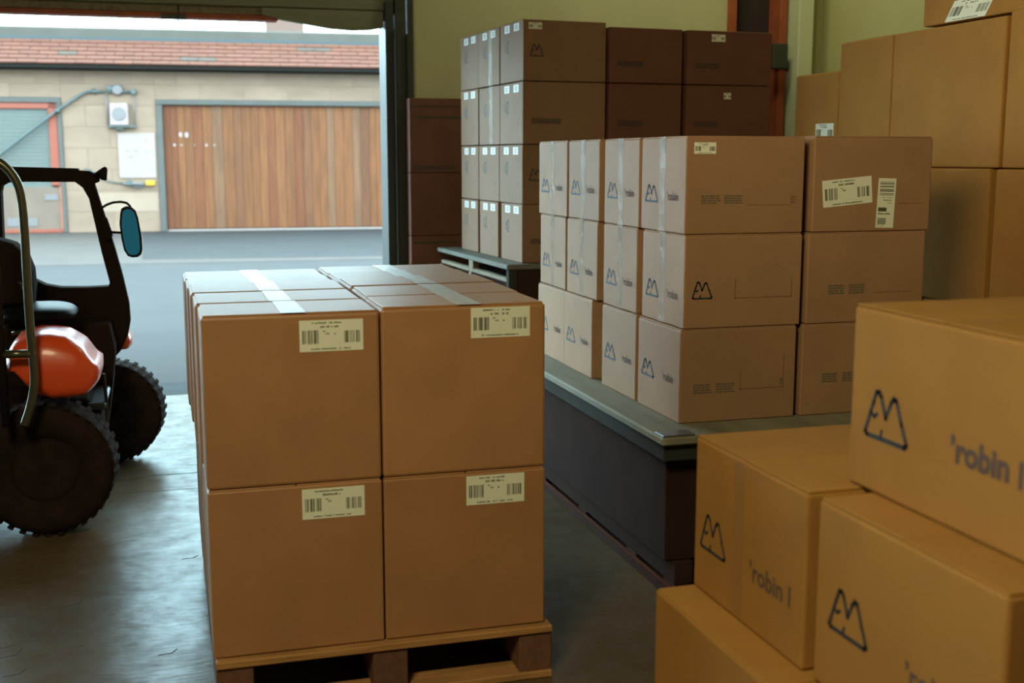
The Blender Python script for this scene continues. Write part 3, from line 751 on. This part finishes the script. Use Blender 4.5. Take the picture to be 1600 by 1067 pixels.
# ---- foreground right: stepped pile of golden cartons
pallet(1.04, 2.0, .5, 2.46, .19, 'pallet hidden beneath the stepped golden cartons in the right foreground', WOOD_P, nb=9)
fg = [('P', 1.240, 1.84, 1.42, 1.948, .9125, 1.258, 'golden carton on top of the right foreground pile, emblem and word on side'),
      ('Q', 1.130, 1.72, 1.905, 2.392, .5560, .9100, 'golden carton with emblem, second layer of right foreground pile, farther from camera'),
      ('R', 1.135, 1.73, 1.355, 1.872, .5560, .9110, 'golden carton with emblem, second layer of right foreground pile, nearer, under top one'),
      ('U', 1.150, 1.73, .83, 1.330, .5560, .9110, 'golden carton in second layer of right foreground pile, cut by the picture edge'),
      ('S', 1.040, 1.64, 1.862, 2.40, .1950, .5545, 'golden carton in bottom layer of right foreground pile, farthest left'),
      ('T', 1.050, 1.66, 1.32, 1.850, .1950, .5545, 'golden carton in bottom layer of right foreground pile, only its top edge in view')]
for key, x0, x1, y0, y1, z0, z1, lab in fg:
    o, w, d, h = carton(x0, x1, y0, y1, z0, z1, lab, 'golden cartons in the right foreground pile', KRAFT_GOLD, bev=.006, flaps='x' if key != 'S' else True)
    fL = faceL(w, d, h)
    def L(y, z): return (y1 - y, z - z0)
    if key == 'P':
        u, v = L(1.832, 1.063); logo(o, fL, u, v, .135, .088, INK_N, sw=.08)
        u, v = L(1.645, 1.030); text_mesh('\u2019robin', .062, fL, INK_V, 'lettering', o, u, v, .0006, bold=.0022)
        text_mesh('I', .062, fL, INK_V, 'lettering', o, u + .165, v - .004, .0006, bold=.0014)
    if key == 'Q':
        u, v = L(2.297, .703); logo(o, fL, u, v, .125, .08, INK_N, sw=.07)
        u, v = L(2.125, .665); text_mesh('\u2019robin I', .060, fL, INK_V, 'lettering', o, u, v, .0006, bold=.001)
        b = MB(); rect(b, fL, .19, 0.01, .235, h - .01, .0002, .0005); b.build('faint_tape_strip', mat('aged_tape', (.36, .19, .06), .6), o)  # narrow strip a little darker than the carton side
    if key == 'R':
        u, v = L(1.762, .722); logo(o, fL, u, v, .125, .08, INK_N, sw=.08)
        u, v = L(1.59, .672); text_mesh('\u2019robin I', .060, fL, INK_V, 'lettering', o, u, v, .0006, bold=.001)

# ------------------------------------------------------------------ tractor in the doorway
TV = thing('utility_tractor', 'orange-red compact tractor with black cab frame standing in the dock doorway', 'tractor', (-.45, 5.5, 0))
TO = Vector((-.45, 5.5, 0))
def tw_(p): return tuple(Vector(p) - TO)
def fY(u, v, t): return tw_((u, t, v))
outer = [(-.974, 1.478), (-.72, 1.487), (-.557, 1.482), (-.385, 1.477), (-.38, 1.468), (-.335, 1.465), (-.307, 1.45), (-.287, 1.456), (-.295, 1.415), (-.315, 1.406), (-.294, 1.323), (-.273, 1.242), (-.239, 1.102), (-.211, .974), (-.188, .84), (-.186, .758), (-.198, .697), (-.234, .621), (-.271, .582), (-.387, .458), (-.974, .489)]
hole = [(-.719, 1.371), (-.712, 1.40), (-.687, 1.414), (-.616, 1.417), (-.399, 1.415), (-.367, 1.389), (-.342, 1.338), (-.324, 1.233), (-.298, 1.083), (-.270, .945), (-.277, .926), (-.38, .924), (-.49, .928), (-.554, .942), (-.60, .968), (-.669, .975), (-.727, .977)]
# the frame plate with its window: bridge outline and hole, extruded
def holed(outer, hole, y0, y1):
    bm = bmesh.new()
    sides = []
    for y in (y0, y1):
        vo = [bm.verts.new(fY(u, v, y)) for u, v in outer]; vh = [bm.verts.new(fY(u, v, y)) for u, v in hole]
        eo = [bm.edges.new((vo[i], vo[(i + 1) % len(vo)])) for i in range(len(vo))]
        eh = [bm.edges.new((vh[i], vh[(i + 1) % len(vh)])) for i in range(len(vh))]
        bmesh.ops.triangle_fill(bm, use_beauty=True, edges=eo + eh)
        sides.append((vo, vh))
    for k in (0, 1):
        a, b = sides[0][k], sides[1][k]
        for i in range(len(a)): bm.faces.new((a[i], a[(i + 1) % len(a)], b[(i + 1) % len(a)], b[i]))
    bmesh.ops.recalc_face_normals(bm, faces=bm.faces)
    m = MB(); m.merge(bm); return m
holed(outer, hole, 5.86, 5.94).build('cab_frame', BLACK, TV)
MB().box(*[a for a in (-.974 + .45, -.31 + .45, 5.35 - 5.5, 5.86 - 5.5)], 1.435, 1.475, .012).build('roof_bar', BLACK, TV) if False else None
MB().tube([tw_((-.30, 5.83, 1.445)), tw_((-.265, 5.80, 1.47)), tw_((-.27, 5.78, 1.43))], .016, 8).build('frame_latch', BLACK, TV)
# body, dash and floor
bd = MB(); bd.prism([(-1.1, .20), (-.36, .20), (-.30, .30), (-.27, .50), (-.25, .66), (-.27, .78), (-1.1, .80)], fY, 5.62, 5.855, .02, 3)
bd.prism([(-1.1, .20), (-.36, .20), (-.31, .30), (-.30, .46), (-.36, .52), (-1.1, .52)], fY, 5.22, 5.62, .02, 3)
bd.build('chassis', BLACK, TV)
MB().box(-.36 + .45, -.28 + .45, 5.20 - 5.5, 5.75 - 5.5, .47, .50, .008).build('step_plate', mat('blue_grey_step', (.09, .13, .16), .4, metal=.3), TV)
MB().tube([tw_((-.285, 5.24, .62)), tw_((-.28, 5.24, .50)), tw_((-.283, 5.24, .30))], .008, 6).build('step_rod', STEEL_D, TV)
# seat
sb = MB(); sb.prism([(-.80, .90), (-.81, 1.18), (-.76, 1.19), (-.69, 1.185), (-.63, 1.165), (-.585, 1.12), (-.562, 1.05), (-.56, .98), (-.57, .90)], fY, 5.40, 5.60, .03, 3)
sb.build('seat_back', BLACK, TV)
MB().tube([tw_((-.64, 5.27, .80)), tw_((-.60, 5.27, .808)), tw_((-.55, 5.27, .806)), tw_((-.528, 5.27, .79))], .010, 8).build('grab_handle', TUBE, TV)
MB().tube([tw_((-.60, 5.38, .97)), tw_((-.603, 5.38, 1.0)), tw_((-.615, 5.38, 1.005))], .006, 6).build('seat_lever', STEEL_L, TV)
# bonnet / fender, rounded orange-red shell over the near wheel
def shell(cx, cy, cz, sx, sy, sz, pw, name, m, cut=None, tilt=0.0):
    bm = bmesh.new(); bmesh.ops.create_uvsphere(bm, u_segments=40, v_segments=24, radius=1)
    for v in bm.verts:
        x, y, z = v.co
        e = 2.0 / pw
        f = lambda q: math.copysign(abs(q) ** e, q)
        r = math.sqrt(x * x + y * y)
        cu = r ** e if r > 1e-6 else 0; a = math.atan2(y, x)
        X_, Y_ = cu * f(math.cos(a)), cu * f(math.sin(a)); Z_ = f(z)
        X_ *= (1.0 - .18 * max(0, Z_)); Y_ *= (1 - .15 * max(0, Z_))
        zz = Z_ * sz
        xx = X_ * sx
        if xx < 0: zz *= 1.0
        v.co = Vector((cx + xx, cy + Y_ * sy, cz + zz + tilt * xx))
    if cut:
        for v in bm.verts: v.co = cut(v.co)
    for f_ in bm.faces: f_.smooth = True
    for v in bm.verts: v.co -= TO
    m_ = MB(); m_.merge(bm); return m_.build(name, m, TV)
def interp(x, P):
    if x <= P[0][0]: return P[0][1]
    for (x0, y0), (x1, y1) in zip(P, P[1:]):
        if x <= x1: return y0 + (y1 - y0) * (x - x0) / (x1 - x0)
    return P[-1][1]
FT = [(-.655, .775), (-.60, .822), (-.50, .842), (-.41, .826), (-.345, .785), (-.30, .72), (-.285, .70)]
FBm = [(-.655, .745), (-.60, .70), (-.55, .62), (-.52, .578), (-.44, .568), (-.34, .580), (-.285, .62)]
def fcut(c):
    # humped top and a lower edge that slants up over the wheel
    x, y, z = c
    if z > .70: z = .70 + (z - .70) * (interp(x, FT) - .70) / .128
    else: z = .70 - (.70 - z) * (.70 - interp(x, FBm)) / .128
    return Vector((x, y, z))
shell(-.545, 5.46, .868, .155, .20, .036, 3.0, 'seat_cushion', BLACK_G)
shell(-.468, 5.13, .700, .186, .22, .128, 5.5, 'fender', RED, fcut)
shell(-.23, 6.02, .655, .045, .12, .05, 2.6, 'front_fender', RED)
# wheels with treads
def wheel(c, r, w, name, yawdeg):
    R = Matrix.Rotation(math.radians(yawdeg), 3, 'Z')
    b = MB()
    b.lathe([(r * .50, -w * .32), (r * .55, -w * .46), (r * .80, -w * .5), (r * .94, -w * .42), (r * .975, -w * .3), (r * .98, 0), (r * .975, w * .3), (r * .94, w * .42), (r * .80, w * .5), (r * .55, w * .46), (r * .5, w * .32)], 48)
    n = 34
    for i in range(n):
        t = 2 * math.pi * i / n
        for sgn in (-1, 1):
            tt = t + (math.pi / n if sgn > 0 else 0)
            bm = MB(); bm.box(-r * .045, r * .045, .01 * 1 if sgn > 0 else -w * .47, w * .47 if sgn > 0 else -.01, r * .96, r * 0.99, .003)
            M = Matrix.Rotation(tt, 3, 'Y')
            for v in bm.bm.verts: v.co = M @ v.co
            me = bpy.data.meshes.new('t'); bm.bm.to_mesh(me); bm.bm.free(); b.bm.from_mesh(me); bpy.data.meshes.remove(me)
    for v in b.bm.verts: v.co = R @ v.co
    o = b.build(name, RUBBER, TV, Vector(c) - TO)
    h = MB(); h.lathe([(r * .5, -w * .30), (r * .46, -w * .34), (r * .30, -w * .22), (r * .16, -w * .30), (r * .06, -w * .34)], 28)
    for v in h.bm.verts: v.co = R @ v.co
    h.build('wheel_rim', BLACK, o)
    return o
w1 = wheel((-.512, 5.08, .276), .276, .22, 'rear_wheel', -4)
w2 = wheel((-.305, 6.22, .258), .258, .20, 'front_wheel', -8)
MB().tube([(-.045, -.115, .055), (-.045, -.130, .055)], .012, 8).build('valve_reflector', STEEL_L, w2)
MB().tube([(-.12, .0, -.0), (-.12, -.02, 0)], .01, 8).build('valve_cap', TUBE, w1) if False else None
wheel((-1.13, 5.30, .258), .258, .20, 'front_wheel', -6)
MB().tube([tw_((-1.13, 5.3, .26)), tw_((-1.0, 5.75, .32))], .045, 10).build('axle', BLACK, TV)
# axles
MB().tube([tw_((-.50, 5.1, .28)), tw_((-.46, 5.6, .30))], .05, 10).build('axle', BLACK, TV)
MB().tube([tw_((-.33, 6.2, .26)), tw_((-.45, 5.7, .32))], .045, 10).build('axle', BLACK, TV)
# roll bar tube
def smooth(pts, n=6):
    out = []
    P = [Vector(p) for p in pts]; P = [P[0]] + P + [P[-1]]
    for i in range(1, len(P) - 2):
        for k in range(n):
            t = k / n; a, b, c, d = P[i - 1], P[i], P[i + 1], P[i + 2]
            out.append(.5 * ((2 * b) + (c - a) * t + (2 * a - 5 * b + 4 * c - d) * t * t + (3 * b - a - 3 * c + d) * t ** 3))
    out.append(P[-2]); return out
tb = [(-1.0, 1.555), (-.685, 1.545), (-.625, 1.525), (-.575, 1.495), (-.54, 1.445), (-.524, 1.38), (-.520, 1.26), (-.521, 1.10), (-.522, .95), (-.52, .80), (-.517, .70), (-.523, .64), (-.54, .57), (-.565, .50)]
MB().tube([tw_((x, 4.84, z)) for x, z in [(p.x, p.y) for p in smooth([(a, b, 0) for a, b in tb])]], .0165, 14).build('roll_bar', TUBE, TV)
MB().tube([tw_((-.63, 4.84, .783)), tw_((-.523, 4.84, .780))], .016, 12).build('bar_brace', TUBE, TV)
MB().tube([tw_((-.63, 4.84, 1.53)), tw_((-.63, 4.84, .50))], .0165, 12).build('roll_bar_post', BLACK, TV)
MB().tube([tw_((-.56, 4.84, .51)), tw_((-.60, 5.25, .50))], .02, 10).build('roll_bar_foot', BLACK, TV)
# mirror on two arms
mp = [(-.204, 1.27), (-.198, 1.295), (-.179, 1.305), (-.155, 1.303), (-.136, 1.285), (-.126, 1.25), (-.115, 1.164), (-.114, 1.105), (-.120, 1.083), (-.135, 1.072), (-.160, 1.070), (-.180, 1.078), (-.195, 1.105), (-.204, 1.16), (-.209, 1.225)]
mh = MB(); mh.prism(mp, fY, 5.735, 5.775, .006, 2); mho = mh.build('mirror_housing', BLACK, TV)
cxm, czm = -.162, 1.188
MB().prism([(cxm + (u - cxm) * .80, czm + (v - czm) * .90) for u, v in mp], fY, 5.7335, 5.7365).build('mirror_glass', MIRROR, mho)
MB().tube([tw_((x, 5.78, z)) for x, z in ((-.285, 1.298), (-.262, 1.312), (-.235, 1.322), (-.20, 1.325), (-.175, 1.32), (-.16, 1.305), (-.157, 1.285))], .0055, 8).build('mirror_arm', BLACK, TV)
MB().tube([tw_((-.25, 5.80, 1.185)), tw_((-.20, 5.765, 1.184))], .0055, 8).build('mirror_arm', BLACK, TV)
MB().prism([(-.29, 1.245), (-.272, 1.252), (-.266, 1.247), (-.245, 1.172), (-.248, 1.158), (-.27, 1.152)], fY, 5.80, 5.87, .004, 1).build('mirror_bracket', BLACK, TV)
